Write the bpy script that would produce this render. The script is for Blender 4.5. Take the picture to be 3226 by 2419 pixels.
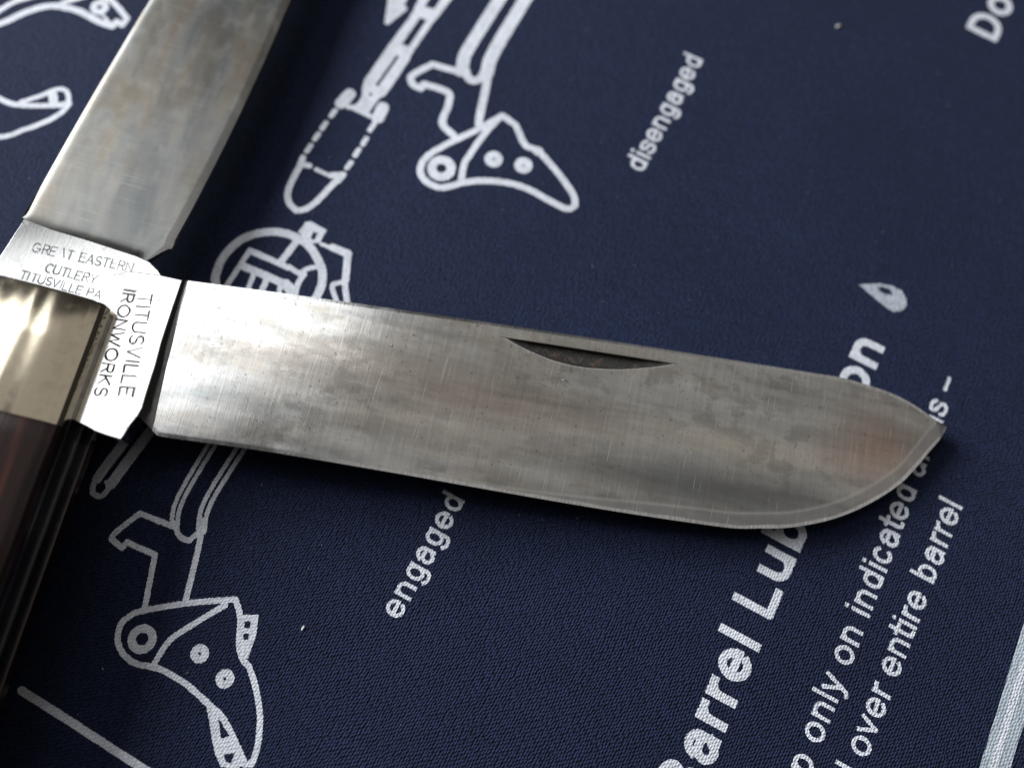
import bpy, bmesh, math, random
import numpy as np
from mathutils import Matrix, Vector

for o in list(bpy.data.objects):
    bpy.data.objects.remove(o)
scene = bpy.context.scene
col = scene.collection
MM = 0.001                      # every table below is in millimetres
random.seed(7)

# ------------------------------------------------------------------ camera
FOCUS = 80.603
CAM = [[0.999078,0.0,0.042921],[-0.011586,0.962879,0.269684],[-0.041328,-0.269932,0.961992],84.0]
cam_data = bpy.data.cameras.new('camera')
cam = bpy.data.objects.new('camera', cam_data)
col.objects.link(cam)
cx, cy, cz, ch = CAM
m = Matrix.Identity(4)
for i in range(3):
    m[i][0], m[i][1], m[i][2] = cx[i], cy[i], cz[i]
m[2][3] = ch * MM
cam.matrix_world = m
cam_data.sensor_width = 36.0
cam_data.sensor_fit = 'HORIZONTAL'
cam_data.lens = 27.006
cam_data.clip_start = 0.002
cam_data.clip_end = 20.0
cam_data.dof.use_dof = True
cam_data.dof.focus_distance = (FOCUS - 1.0) * MM
cam_data.dof.aperture_fstop = 9.5
scene.camera = cam

# ------------------------------------------------------------------ light
world = bpy.data.worlds.new('World')
scene.world = world
world.use_nodes = True
bg = world.node_tree.nodes['Background']
bg.inputs[0].default_value = (1.0, 0.93, 0.86, 1)
bg.inputs[1].default_value = 0.03


def area_light(name, loc, target, sx, sy, power, color):
    d = bpy.data.lights.new(name, 'AREA')
    d.shape = 'RECTANGLE'
    d.size, d.size_y = sx, sy
    d.energy = power
    d.color = color
    o = bpy.data.objects.new(name, d)
    col.objects.link(o)
    o.location = loc
    o.rotation_euler = (Vector(target) - Vector(loc)).to_track_quat('-Z', 'Y').to_euler()
    return o


# a window to the left lights the mat; one added panel lamp mirrors in the steel, another fills dimly from above
AIM = Vector((-0.01, 0.02, 0.0))


def panel(name, direction, dist, along, sx, sy, power, color):
    wz = Vector(direction).normalized()
    o = area_light(name, AIM + wz * dist, AIM, sx, sy, power, color)
    wx = (Vector(along) - wz * Vector(along).dot(wz)).normalized()
    o.matrix_world = Matrix.Translation(AIM + wz * dist) @ Matrix((wx, wz.cross(wx), wz)).transposed().to_4x4()
    return o


panel('window_light', (-1.50, 0.98, 1.0), 0.60, (0, 1, 0), 0.36, 0.30, 6.9, (0.92, 0.97, 1.0))
panel('steel_sheen_panel', (-0.405, 0.262, 1.0), 0.50, (0.89, 0.45, 0.35), 0.33, 0.150, 0.45, (0.97, 0.99, 1.0))
panel('overhead_fill_panel', (0.42, 0.09, 1.0), 0.60, (1, 0, 0), 0.66, 0.32, 0.25, (1.0, 0.97, 0.93))

scene.view_settings.view_transform = 'Standard'
scene.view_settings.look = 'None'
scene.view_settings.exposure = 0.0
scene.view_settings.gamma = 1.0
scene.render.engine = 'CYCLES'
scene.cycles.use_denoising = True
scene.cycles.max_bounces = 8
scene.cycles.filter_width = 1.3

# ------------------------------------------------------------------ measured outlines (mm)
B_SPINE = [[19.229,3.121],[19.304,5.472],[19.374,6.148],[20.234,14.665],[21.059,23.354],[21.981,33.689],[22.862,44.186],[23.494,52.077],[24.156,60.632],[24.672,67.485],[25.186,74.431],[25.403,77.391],[25.28,79.67],[25.05,82.4],[24.62,84.57],[23.9,86.64],[23.1,88.33],[22.5,89.5]]
B_EDGE = [[3.752,6.744],[3.481,7.148],[3.206,7.68],[3.076,8.172],[3.663,15.654],[4.038,21.932],[4.476,31.515],[4.675,36.581],[4.923,42.954],[5.241,50.207],[5.596,56.733],[5.989,62.443],[6.385,67.114],[6.947,69.921],[7.681,73.072],[8.934,76.417],[10.346,79.185],[12.265,81.989],[14.697,84.773],[16.778,86.45],[19.323,88.13],[21.311,89.455],[22.708,89.88]]
B_PLR = [[19.403,6.051],[15.598,6.159],[12.245,6.441],[10.124,6.539],[9.049,6.627],[7.46,6.788],[5.788,6.948],[4.371,7.124],[3.644,7.109]]
B_PLL = [[19.212,5.533],[15.686,5.535],[12.29,5.586],[9.823,5.774],[8.269,5.801],[6.7,5.839],[5.322,5.913],[4.396,5.749]]
B_TANG = [[19.212,5.533],[15.686,5.535],[12.29,5.586],[9.823,5.774],[8.269,5.801],[6.7,5.839],[5.322,5.913],[4.396,5.749],[3.392,5.364],[2.229,5.1],[1.81,4.962],[1.905,3.664],[2.072,2.404],[2.387,1.371],[2.738,-0.076],[2.45,-1.48],[2.308,-5.07],[8.398,-7.317],[12.216,-4.297],[15.257,-1.648],[16.847,-1.998],[18.05,-1.368],[18.84,0.032],[19.197,3.164]]
NICK_TOP = [[21.125,39.34],[21.592,47.075],[22.586,58.424]]
NICK_BOT = [[21.16,39.343],[20.509,41.362],[20.125,43.115],[19.845,44.849],[19.748,46.586],[19.8,48.263],[20.027,49.915],[20.501,52.382],[21.235,54.861],[21.923,56.83],[22.622,58.452]]
A_SPINE = [[18.173,-14.314],[23.463,-13.797],[27.415,-13.383],[32.675,-12.796],[39.901,-11.921],[46.373,-11.07],[53.141,-10.113]]
A_EDGE = [[21.74,0.649],[22.987,1.288],[23.798,1.866],[24.6,1.786],[29.107,2.458],[34.669,3.167],[42.081,3.973],[51.082,4.742],[58.684,5.211]]
A_PL = [[22.986,-13.587],[22.478,-10.525],[22.225,-6.768],[21.938,-3.875],[21.68,-1.157],[21.468,1.003]]
A_TANG = [[22.95,-13.524],[22.442,-10.466],[22.19,-6.714],[21.903,-3.824],[21.645,-1.11],[21.316,0.435],[20.585,1.596],[19.99,2.232],[17.234,2.881],[12.347,-0.689],[6.911,-10.137],[6.958,-14.302],[14.114,-14.8],[18.173,-14.361]]
BOLSTER_FRONT = [[14.34,-10.159],[14.397,0.232]]
BOLSTER_BACK = [[2.083,-5.561],[1.431,-0.059]]
ST1 = [[19.52,-11.487],[19.677,-0.96],[20.52,-11.511]]
ST2 = [[17.645,-9.539],[17.497,-4.154],[18.614,-9.634]]
ST3 = [[16.321,-11.619],[16.019,-3.138],[17.194,-11.689]]
ST4 = [[16.699,1.777],[6.033,3.336],[16.645,3.12]]
ST5 = [[16.801,0.243],[5.504,1.057],[16.797,1.391]]
PRINTS = [
 ('printed_diagram','white outline of a hooked lever,its slot cut by the top edge of the photo',[{'S': [[[[2.26,76.869],[-2.117,68.229],[-2.663,66.077],[-2.965,65.01]],1.645],[[[5.656,77.002],[1.254,68.04],[0.437,64.972]],1.729],[[[0.749,66.192],[0.388,63.32],[-0.51,57.996],[-0.439,57.275]],1.019],[[[-2.327,65.182],[-1.987,63.991],[-1.278,63.565],[-0.514,63.889],[0.052,64.959]],1.043],[[[-3.089,64.78],[-6.573,65.869],[-8.95,64.286],[-9.308,63.602],[-8.896,62.723],[-7.93,62.235],[-7.57,62.914],[-4.816,61.964],[-4.229,61.245],[-4.449,59.77],[-5.093,57.716],[-4.818,56.715],[-3.733,55.672]],0.932]],'F': [],'H': [[[-1.143,67.956],[0.085,68.229],[-0.401,65.246],[-0.714,64.558],[-1.611,64.528],[-1.816,65.35]]],'R': []},{'S': [[[[2.418,58.589],[-1.027,56.329],[-3.458,54.912],[-5.863,53.398],[-7.092,52.261],[-7.634,51.041],[-7.503,49.955],[-6.9,49.104],[-5.923,48.481],[-4.959,48.29],[-3.812,48.534],[-2.474,48.999],[-0.549,49.329],[1.578,49.318],[3.515,49.041],[5.644,48.336],[7.762,47.095],[9.869,45.903],[10.736,45.774],[11.328,46.322],[11.162,47.607],[10.317,49.102],[9.175,50.821],[7.827,52.55],[7.051,53.529],[6.661,53.853],[5.482,54.267],[4.894,55.147],[4.108,57.157],[3.513,57.708],[2.418,58.589]],0.848],[[[2.121,58.351],[0.16,55.912],[-1.854,52.512],[-2.322,51.399],[-2.666,48.994]],0.82]],'F': [],'H': [],'R': [[[-5.062,50.933],1.194,1.112],[[1.326,52.376],0.645,0.957],[[5.018,51.592],0.6445,0.956],[[6.855,53.635],0.1265,1.05]]}]),
 ('printed_diagram','white round nosed pin outline with dotted sides',[{'S': [],'F': [[[-8.575,76.283],[-9.286,74.033],[-9.893,72.752],[-12.195,68.794],[-15.119,63.263],[-15.309,62.073],[-15.31,60.897],[-15.701,60.007],[-16.534,59.254],[-16.385,58.824],[-15.744,58.482],[-14.467,57.87],[-14.082,58.894],[-13.099,60.6],[-12.548,60.91],[-12.131,61.437],[-11.545,62.489],[-9.537,66.449],[-9.249,67.37],[-6.499,72.565],[-5.866,73.374],[-4.096,76.459]]],'H': [[[-7.128,76.34],[-7.866,74.64],[-6.548,74.374],[-5.548,76.402]],[[-8.402,72.965],[-7.478,72.607],[-9.736,68.421],[-10.589,68.851]],[[-11.225,67.073],[-10.871,66.858],[-13.343,62.313],[-13.694,62.539]],[[-14.394,61.395],[-14.042,61.406],[-14.021,60.966],[-14.372,60.955]]],'R': []},{'S': [[[[-16.854,61.097],[-17.762,59.805]],1.596],[[[-12.628,59.277],[-13.148,57.783]],1.587],[[[-16.848,59.262],[-15.661,59.07],[-14.239,58.09]],0.678],[[[-18.477,58.689],[-18.916,57.905]],0.673],[[[-19.495,56.918],[-19.924,56.075]],0.666],[[[-20.3,55.327],[-20.729,54.537]],0.662],[[[-21.151,53.684],[-21.572,52.858]],0.656],[[[-13.593,56.866],[-14.039,56.021]],0.669],[[[-14.425,54.826],[-14.811,54.037]],0.663],[[[-15.252,53.251],[-15.689,52.425]],0.658],[[[-16.117,51.472],[-16.549,50.655]],0.653],[[[-21.986,51.97],[-22.208,51.093],[-21.144,50.86]],0.767],[[[-20.253,50.385],[-18.975,49.769]],0.535],[[[-18.395,49.633],[-16.974,49.755],[-17.585,48.835]],0.803],[[[-22.113,51.095],[-22.916,49.129],[-23.428,47.194],[-23.126,45.721],[-22.213,44.797],[-21.107,45.032],[-19.868,46.115],[-18.479,47.955],[-17.244,49.489]],0.783]],'F': [],'H': [],'R': []}]),
 ('printed_arrow','solid white arrow head cut by the top edge of the photo',[{'S': [],'F': [[[-12.529,76.607],[-12.729,75.166],[-12.974,71.856],[-12.448,71.689],[-10.013,74.242],[-10.519,74.855],[-9.774,76.716]]],'H': [],'R': []}]),
 ('printed_diagram','white circle with bars inside and a square tab,half hidden by the main blade',[{'S': [[[[-30.845,35.639],[-30.835,36.504],[-30.485,37.926],[-29.822,39.257],[-28.655,40.61],[-27.325,41.419],[-25.853,41.842],[-24.348,41.931],[-22.809,41.628],[-21.239,40.878],[-20.161,39.898],[-19.259,38.477],[-18.664,37.062],[-18.57,35.649],[-18.796,34.565],[-19.226,33.591],[-20.567,31.654],[-21.947,30.474],[-23.852,29.921],[-26.318,30.3],[-28.573,31.523],[-30.245,33.613],[-30.845,35.639]],0.99],[[[-21.843,40.865],[-23.533,38.063]],0.838],[[[-27.249,39.475],[-22.684,37.422]],0.737],[[[-27.249,39.475],[-29.415,35.126],[-29.656,34.585]],0.63],[[[-27.967,37.538],[-22.304,35.094]],0.924],[[[-26.491,36.586],[-27.006,34.633]],0.6],[[[-24.941,35.856],[-25.492,34.231]],0.725],[[[-23.314,35.346],[-23.48,33.731]],0.58],[[[-22.82,35.355],[-21.732,34.083]],1.162],[[[-22.593,37.533],[-21.228,36.632],[-20.571,37.19],[-19.496,37.539]],0.609],[[[-20.727,36.587],[-21.335,35.382],[-21.617,33.871]],0.682],[[[-18.991,40.479],[-17.745,39.948]],0.479],[[[-17.651,40.061],[-15.786,39.266]],0.945],[[[-15.793,39.376],[-15.888,35.807]],0.862],[[[-15.888,35.807],[-17.26,35.402],[-17.322,34.807],[-16.728,33.206],[-16.211,31.196]],0.604],[[[-15.975,35.588],[-15.546,33.334],[-15.159,31.743]],0.698]],'F': [[[-21.009,43.302],[-20.406,43.395],[-18.481,42.284],[-19.2,40.586],[-20.409,40.56],[-21.826,41.986]]],'H': [[[-20.006,42.025],[-19.488,41.868],[-19.829,40.93],[-20.331,41.177]],[[-21.747,36.241],[-21.623,35.918],[-21.884,35.426],[-22.044,35.585]]],'R': []}]),
 ('printed_diagram','white outline of a hooked lever and pivot plate below the main blade heel',[{'S': [[[[-29.003,17.563],[-32.231,10.621],[-32.532,7.534]],0.467],[[[-28.367,17.256],[-31.61,10.351],[-31.92,7.292]],0.467],[[[-25.747,17.332],[-29.302,10.388],[-29.714,7.154]],0.49],[[[-25.011,17.025],[-28.605,10.093],[-29.057,6.937]],0.49],[[[-29.321,8.037],[-29.493,5.118],[-30.222,-0.205]],0.636],[[[-32.22,7.78],[-31.579,6.442],[-30.555,5.96],[-29.677,6.813]],0.594],[[[-32.429,7.486],[-35.999,8.819],[-38.274,6.782],[-38.535,6.056],[-37.34,5.217],[-36.939,5.82],[-33.884,4.507],[-34.054,2.015],[-34.281,-0.898]],0.612]],'F': [],'H': [],'R': []},{'S': [[[[-25.126,0.028],[-24.484,-1.712],[-24.343,-4.453],[-23.864,-5.807],[-23.079,-6.704],[-22.18,-8.921],[-21.622,-11.321],[-21.626,-13.891],[-22.044,-15.575],[-22.725,-15.569],[-23.546,-14.089],[-25.168,-11.515],[-26.933,-9.991],[-29.201,-8.23],[-31.67,-6.896],[-33.109,-6.491],[-34.779,-6.108],[-36.086,-4.988],[-36.602,-3.749],[-36.436,-2.387],[-35.604,-1.587],[-34.487,-1.128],[-30.085,-0.367],[-25.126,0.028]],0.612],[[[-26.142,-0.554],[-28.926,-2.282],[-31.111,-3.76],[-32.015,-4.998],[-32.665,-6.337]],0.609],[[[-23.839,-15.77],[-22.609,-16.822]],0.613]],'F': [[[-24.506,-1.481],[-22.597,-1.529],[-22.704,-3.548],[-23.348,-5.808],[-24.397,-5.131]],[[-27.025,-10.207],[-25.168,-11.515],[-23.566,-13.877],[-22.498,-15.571],[-23.814,-16.021],[-25.083,-15.76],[-25.778,-14.495]]],'H': [[[-24.013,-2.173],[-23.396,-2.173],[-23.385,-2.816],[-23.954,-2.815]],[[-23.998,-3.364],[-23.43,-3.365],[-23.47,-3.956],[-23.942,-3.955]],[[-25.763,-11.296],[-24.447,-13.02],[-25.266,-13.27]],[[-24.894,-14.712],[-23.775,-14.552],[-24.086,-15.558],[-24.6,-15.387]]],'R': [[[-34.138,-3.867],1.038,0.83],[[-28.199,-5.3],0.552,0.782],[[-25.433,-7.694],0.5465,0.773]]}]),
 ('printed_rule','straight white printed line running from the handle to the bottom edge',[{'S': [[[[-45.342,-8.705],[-32.854,-15.696],[-29.014,-17.839]],0.777]],'F': [],'H': [],'R': []}]),
 ('printed_diagram','white looped rod outline showing in the shadow below the main tang',[{'S': [[[[-37.819,17.976],[-38.895,16.052],[-40.461,13.422],[-40.933,12.488]],1.063],[[[-34.503,20.383],[-36.122,17.564],[-38.383,13.749],[-39.44,11.879]],1.162],[[[-40.963,12.694],[-41.282,11.765],[-41.214,10.947],[-40.663,10.593],[-40.085,10.749],[-39.426,11.777],[-39.87,12.082]],0.59]],'F': [],'H': [],'R': []}]),
 ('printed_diagram','white hook shaped outline in the top left corner',[{'S': [[[[-62.17,71.534],[-60.096,73.373],[-57.64,74.463]],0.723],[[[-61.851,69.734],[-60.195,70.63],[-58.677,71.736],[-56.556,72.732],[-54.88,73.008],[-53.114,72.722],[-51.669,72.283],[-50.549,71.691],[-49.049,70.835],[-47.356,70.198]],0.904],[[[-54.88,73.008],[-52.526,74.164],[-51.106,74.72]],0.703],[[[-48.933,74.09],[-47.878,73.989],[-45.63,71.454],[-46.119,70.383],[-46.89,70.985],[-47.289,70.131]],0.767],[[[-49.191,72.236],[-48.329,71.423],[-47.242,70.202]],0.36]],'F': [],'H': [],'R': [[[-49.301,73.01],0.746,0.849]]}]),
 ('printed_diagram','white fish tail outline at the left edge beside the second blade',[{'S': [[[[-60.025,59.422],[-58.118,58.567],[-56.424,58.293],[-54.225,58.295],[-52.371,58.418],[-50.992,58.787]],0.702],[[[-56.719,58.74],[-54.456,59.728],[-53.349,60.421],[-52.397,60.716],[-51.714,60.605],[-51.292,60.025],[-51.002,58.852]],0.619],[[[-53.091,59.836],[-52.721,58.537]],1.078],[[[-50.918,58.658],[-51.851,57.198],[-53.82,55.784],[-55.844,54.829],[-57.336,54.022],[-59.015,53.72]],0.691]],'F': [],'H': [],'R': []}]),
 ('printed_drop','grey white drop shaped icon above the heading',[{'S': [],'F': [[[45.388,36.499],[47.742,36.677],[49.408,36.438],[50.589,35.767],[51.042,34.774],[50.916,33.887],[50.343,33.26],[49.364,33.025],[48.387,33.58],[47.076,34.816]]],'H': [[[47.568,36.159],[48.32,36.24],[49.125,35.919],[49.431,35.368],[48.819,35.223],[48.019,35.565]]],'R': []}])]
BAND = [[57.914,-6.674],[52.771,-16.59]]
BANDW = [-1.26,1.67]
TEXTS = [
 ('white printed word disengaged,small letters','disengaged',0,0,[19.403,52.114],9,[27.354,67.416],0.26,0.26),
 ('white printed word engaged,below the main blade','engaged',0,0,[-8.532,-0.894],5,[-3.687,8.22],0.26,0.26),
 ('bold white printed heading that the main blade crosses','Barrel Lubrication',1,4,[26.912,-6.562],17,[45.359,27.953],0.26,0.26),
 ('thin white text line ending at the blade tip','Drop only on indicated areas –',0,5,[34.72,-13.046],20,[46.657,9.472],0.26,0.26),
 ('thin white text line nearest the right edge','and over entire barrel',0,4,[39.38,-14.384],20,[52.223,8.886],0.26,0.26),
 ('bold white letters cut by the top right corner','Do not',1,0,[67.609,74.573],1,[70.178,77.926],0.36,0.27)]
SPECKS = [[-17.972,-2.842],[47.204,73.623]]
BSPECKS = [[17.399,27.998],[17.875,46.547],[16.87,51.686],[13.377,28.877]]
KNIFE = [[0.197657,0.980271,0.0],[0.977762,-0.197151,-0.071497],[0.070087,-0.014132,0.997441],[-40.8,14.3,0.25]]


# ------------------------------------------------------------------ node helpers
class NT:
    def __init__(self, name):
        self.m = bpy.data.materials.new(name)
        self.m.use_nodes = True
        self.t = self.m.node_tree
        self.n = self.t.nodes
        self.p = self.n['Principled BSDF']

    def add(self, typ, **kw):
        nd = self.n.new(typ)
        for k, v in kw.items():
            setattr(nd, k, v)
        return nd

    def link(self, a, b):
        self.t.links.new(a, b)

    def val(self, sock, v):
        if hasattr(v, 'is_output'):
            self.link(v, sock)
        else:
            sock.default_value = v

    def math(self, op, a, b=0.0, clamp=False):
        nd = self.add('ShaderNodeMath', operation=op, use_clamp=clamp)
        self.val(nd.inputs[0], a)
        self.val(nd.inputs[1], b)
        return nd.outputs[0]

    def vmath(self, op, a, b):
        nd = self.add('ShaderNodeVectorMath', operation=op)
        self.val(nd.inputs[0], a)
        self.val(nd.inputs[1], b)
        return nd.outputs[0]

    def coords(self, scale=(1000, 1000, 1000), rot=0.0, loc=(0, 0, 0)):
        tc = self.add('ShaderNodeTexCoord')
        mp = self.add('ShaderNodeMapping')
        mp.inputs['Scale'].default_value = scale
        mp.inputs['Location'].default_value = loc
        v = tc.outputs['Object']
        if rot:
            vr = self.add('ShaderNodeVectorRotate', rotation_type='Z_AXIS')
            vr.inputs['Angle'].default_value = rot
            self.link(v, vr.inputs['Vector'])
            v = vr.outputs[0]
        self.link(v, mp.inputs['Vector'])
        return mp.outputs[0]

    def noise(self, vec, scale=1.0, detail=3.0, rough=0.5, dist=0.0):
        nd = self.add('ShaderNodeTexNoise')
        self.link(vec, nd.inputs['Vector'])
        nd.inputs['Scale'].default_value = scale
        nd.inputs['Detail'].default_value = detail
        nd.inputs['Roughness'].default_value = rough
        nd.inputs['Distortion'].default_value = dist
        return nd.outputs['Fac']

    def ramp(self, fac, stops):
        nd = self.add('ShaderNodeValToRGB')
        cr = nd.color_ramp
        while len(cr.elements) > 1:
            cr.elements.remove(cr.elements[-1])
        for i, (p, c) in enumerate(stops):
            e = cr.elements[0] if i == 0 else cr.elements.new(p)
            e.position = p
            e.color = (c, c, c, 1) if not isinstance(c, (tuple, list)) else (*c, 1)
        self.link(fac, nd.inputs[0])
        return nd.outputs[0]

    def mix(self, fac, a, b, mode='MIX'):
        nd = self.add('ShaderNodeMix', data_type='RGBA', blend_type=mode)
        self.val(nd.inputs[0], fac)
        for s, v in ((nd.inputs[6], a), (nd.inputs[7], b)):
            if hasattr(v, 'is_output'):
                self.link(v, s)
            else:
                s.default_value = (*v, 1) if len(v) == 3 else v
        return nd.outputs[2]

    def bump(self, height, dist, strength=1.0, normal=None):
        nd = self.add('ShaderNodeBump')
        nd.inputs['Strength'].default_value = strength
        nd.inputs['Distance'].default_value = dist
        self.link(height, nd.inputs['Height'])
        if normal is not None:
            self.link(normal, nd.inputs['Normal'])
        return nd.outputs[0]

    def set(self, **kw):
        names = dict(color='Base Color', rough='Roughness', metal='Metallic', normal='Normal', spec='Specular IOR Level',
                     sheen='Sheen Weight', sheen_rough='Sheen Roughness', coat='Coat Weight', aniso='Anisotropic')
        for k, v in kw.items():
            s = self.p.inputs[names[k]]
            if hasattr(v, 'is_output'):
                self.link(v, s)
            elif isinstance(v, (tuple, list)):
                s.default_value = (*v, 1)
            else:
                s.default_value = v
        return self.m


WEAVE_DIR = math.radians(62.0)


def weave(nt):
    """staggered yarn loops of the knitted cloth: height 0..1"""
    v = nt.coords((1000, 1000, 1000), rot=-WEAVE_DIR)
    sep = nt.add('ShaderNodeSeparateXYZ')
    nt.link(v, sep.inputs[0])
    wob = nt.noise(v, 0.12, 2.0)
    wob = nt.math('MULTIPLY', nt.math('SUBTRACT', wob, 0.5), 0.9)
    vv = nt.math('ADD', sep.outputs[1], wob)
    y = nt.math('DIVIDE', vv, 0.285)
    x = nt.math('ADD', nt.math('DIVIDE', sep.outputs[0], 0.42), nt.math('MULTIPLY', y, 0.5))
    cmb = nt.add('ShaderNodeCombineXYZ')
    nt.link(x, cmb.inputs[0])
    nt.link(y, cmb.inputs[1])
    vo = nt.add('ShaderNodeTexVoronoi', voronoi_dimensions='2D', feature='SMOOTH_F1')
    vo.inputs['Scale'].default_value = 1.0
    vo.inputs['Randomness'].default_value = 0.42
    vo.inputs['Smoothness'].default_value = 0.25
    nt.link(cmb.outputs[0], vo.inputs['Vector'])
    h = nt.math('SUBTRACT', 1.0, nt.math('MULTIPLY', vo.outputs['Distance'], 1.35), clamp=True)
    return h, vo.outputs['Color'], v


def cloth_material(name, base, gap, sheen, relief=0.00020, vary=0.34):
    nt = NT(name)
    h, rnd, v = weave(nt)
    big = nt.noise(v, 0.05, 4.0, 0.6)
    fuzz = nt.noise(v, 9.0, 2.0, 0.7)
    tone = nt.ramp(big, [(0.25, 0.86), (0.75, 1.12)])
    yarn = nt.add('ShaderNodeSeparateColor')
    nt.link(rnd, yarn.inputs[0])
    tone2 = nt.math('ADD', nt.math('MULTIPLY', yarn.outputs[0], vary), 1.0 - vary / 2)
    c = nt.mix(nt.ramp(h, [(0.25, 0.0), (0.62, 1.0)]), gap, base)  # darker gaps: shade between the yarn loops put into the colour
    c = nt.mix(1.0, c, tone, 'MULTIPLY')
    c = nt.mix(1.0, c, tone2, 'MULTIPLY')
    wear = nt.noise(v, 0.55, 5.0, 0.65)
    c = nt.mix(1.0, c, nt.ramp(wear, [(0.30, 0.84), (0.55, 1.0)]), 'MULTIPLY')
    hh = nt.math('ADD', h, nt.math('MULTIPLY', fuzz, 0.25))
    nrm = nt.bump(hh, relief, 1.0)
    return nt.set(color=c, rough=0.85, normal=nrm, spec=0.25, sheen=sheen, sheen_rough=0.5)


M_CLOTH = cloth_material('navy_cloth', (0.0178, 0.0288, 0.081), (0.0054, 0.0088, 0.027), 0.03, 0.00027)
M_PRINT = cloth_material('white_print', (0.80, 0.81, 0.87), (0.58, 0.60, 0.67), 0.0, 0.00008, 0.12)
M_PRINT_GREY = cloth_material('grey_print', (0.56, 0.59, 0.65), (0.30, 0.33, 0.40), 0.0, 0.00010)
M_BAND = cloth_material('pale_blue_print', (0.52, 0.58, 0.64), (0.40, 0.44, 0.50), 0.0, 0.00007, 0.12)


def blade_material(name, along='X', tip=True, rough0=0.13):
    """brushed carbon steel with a mottled patina; grain runs across the blade"""
    nt = NT(name)
    sc = (1, 1, 1)
    v = nt.coords((1000, 1000, 1000))
    if along == 'X':
        grain = nt.coords((9000, 260, 1000))
        grain2 = nt.coords((3200, 90, 1000), loc=(7, 3, 0))
        blot = nt.coords((75, 210, 1000))
        fine = nt.coords((420, 700, 1000), loc=(3, 9, 0))
    else:
        grain = nt.coords((260, 9000, 1000))
        grain2 = nt.coords((90, 3200, 1000), loc=(7, 3, 0))
        blot = nt.coords((260, 130, 1000))
        fine = nt.coords((700, 420, 1000), loc=(3, 9, 0))
    g1 = nt.noise(grain, 1.0, 2.0, 0.6)
    g2 = nt.noise(grain2, 1.0, 3.0, 0.6)
    b1 = nt.noise(blot, 0.75, 5.0, 0.62, 0.6)
    b2 = nt.noise(fine, 0.8, 6.0, 0.62, 0.15)
    steel = nt.ramp(b1, [(0.30, (0.39, 0.405, 0.40)), (0.46, (0.52, 0.515, 0.495)), (0.60, (0.46, 0.425, 0.375)), (0.76, (0.39, 0.385, 0.37))])
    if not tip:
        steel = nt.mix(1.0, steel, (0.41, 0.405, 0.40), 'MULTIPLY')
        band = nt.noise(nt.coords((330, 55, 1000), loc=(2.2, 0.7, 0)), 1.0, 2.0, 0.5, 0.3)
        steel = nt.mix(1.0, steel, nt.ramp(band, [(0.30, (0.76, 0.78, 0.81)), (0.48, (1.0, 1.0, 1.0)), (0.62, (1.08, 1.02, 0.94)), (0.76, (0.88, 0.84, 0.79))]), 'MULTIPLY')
    stain = nt.ramp(b2, [(0.50, 0.0), (0.66, 0.6), (0.80, 0.9)])
    c = nt.mix(nt.math('MULTIPLY', stain, 0.50 if tip else 0.15), steel, (0.29, 0.280, 0.265))
    if tip:
        sep = nt.add('ShaderNodeSeparateXYZ')
        nt.link(v, sep.inputs[0])
        wob = nt.math('MULTIPLY', nt.math('SUBTRACT', b1, 0.5), 9.0)

        def blob(cb, ca, rb, ra, stops):
            dx = nt.math('DIVIDE', nt.math('SUBTRACT', nt.math('ADD', sep.outputs[0], wob), cb), rb)
            dy = nt.math('DIVIDE', nt.math('SUBTRACT', nt.math('ADD', sep.outputs[1], nt.math('MULTIPLY', wob, 0.4)), ca), ra)
            rr = nt.math('SQRT', nt.math('ADD', nt.math('MULTIPLY', dx, dx), nt.math('MULTIPLY', dy, dy)))
            return nt.ramp(rr, stops)
        # grey green patina over the front half, then a dark cloud low down, brown streaks along the middle and a red brown tip
        f2 = nt.ramp(nt.math('DIVIDE', nt.math('ADD', sep.outputs[0], nt.math('MULTIPLY', b1, 20.0)), 100.0), [(0.18, 0.0), (0.75, 0.62)])
        c = nt.mix(f2, c, (0.345, 0.350, 0.335))
        c = nt.mix(blob(66, 9.6, 24, 4.6, [(0.15, 0.85), (1.0, 0.0)]), c, (0.150, 0.156, 0.158))
        c = nt.mix(blob(40, 14.5, 24, 3.2, [(0.2, 0.60), (1.0, 0.0)]), c, (0.37, 0.315, 0.262))
        c = nt.mix(blob(68, 15.0, 14, 2.6, [(0.2, 0.50), (1.0, 0.0)]), c, (0.43, 0.385, 0.305))
        c = nt.mix(blob(81.5, 18.0, 8.5, 6.5, [(0.1, 0.75), (1.0, 0.0)]), c, (0.36, 0.245, 0.190))
    c = nt.mix(1.0, c, nt.ramp(g2, [(0.3, 0.90), (0.7, 1.08)] if tip else [(0.3, 0.96), (0.7, 1.03)]), 'MULTIPLY')
    if tip:
        # crisp-edged old stains and pepper specks, thickest in the middle third
        b3 = nt.noise(nt.coords((300, 520, 1000), loc=(31, 5, 0)), 1.0, 7.0, 0.60, 0.1)
        wet = nt.noise(nt.coords((60, 150, 1000), loc=(3, 15, 0)), 1.0, 2.0)
        f3 = nt.math('MULTIPLY', nt.ramp(b3, [(0.505, 0.0), (0.565, 1.0)]), nt.ramp(wet, [(0.38, 0.0), (0.62, 0.50)]))
        c = nt.mix(f3, c, (0.225, 0.215, 0.200))
        b4 = nt.noise(nt.coords((2600, 2600, 1000)), 1.0, 2.0, 0.5)
        c = nt.mix(nt.math('MULTIPLY', nt.ramp(b4, [(0.66, 0.0), (0.71, 1.0)]), 0.55), c, (0.13, 0.12, 0.11))
        b5 = nt.noise(nt.coords((45, 420, 1000), loc=(11, 2, 0)), 1.0, 4.0, 0.55, 0.3)
        c = nt.mix(1.0, c, nt.ramp(b5, [(0.30, 0.74), (0.5, 1.0), (0.70, 1.22)]), 'MULTIPLY')
    c = nt.mix(1.0, c, (1.12, 1.12, 1.14) if tip else (1, 1, 1), 'MULTIPLY')
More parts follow.
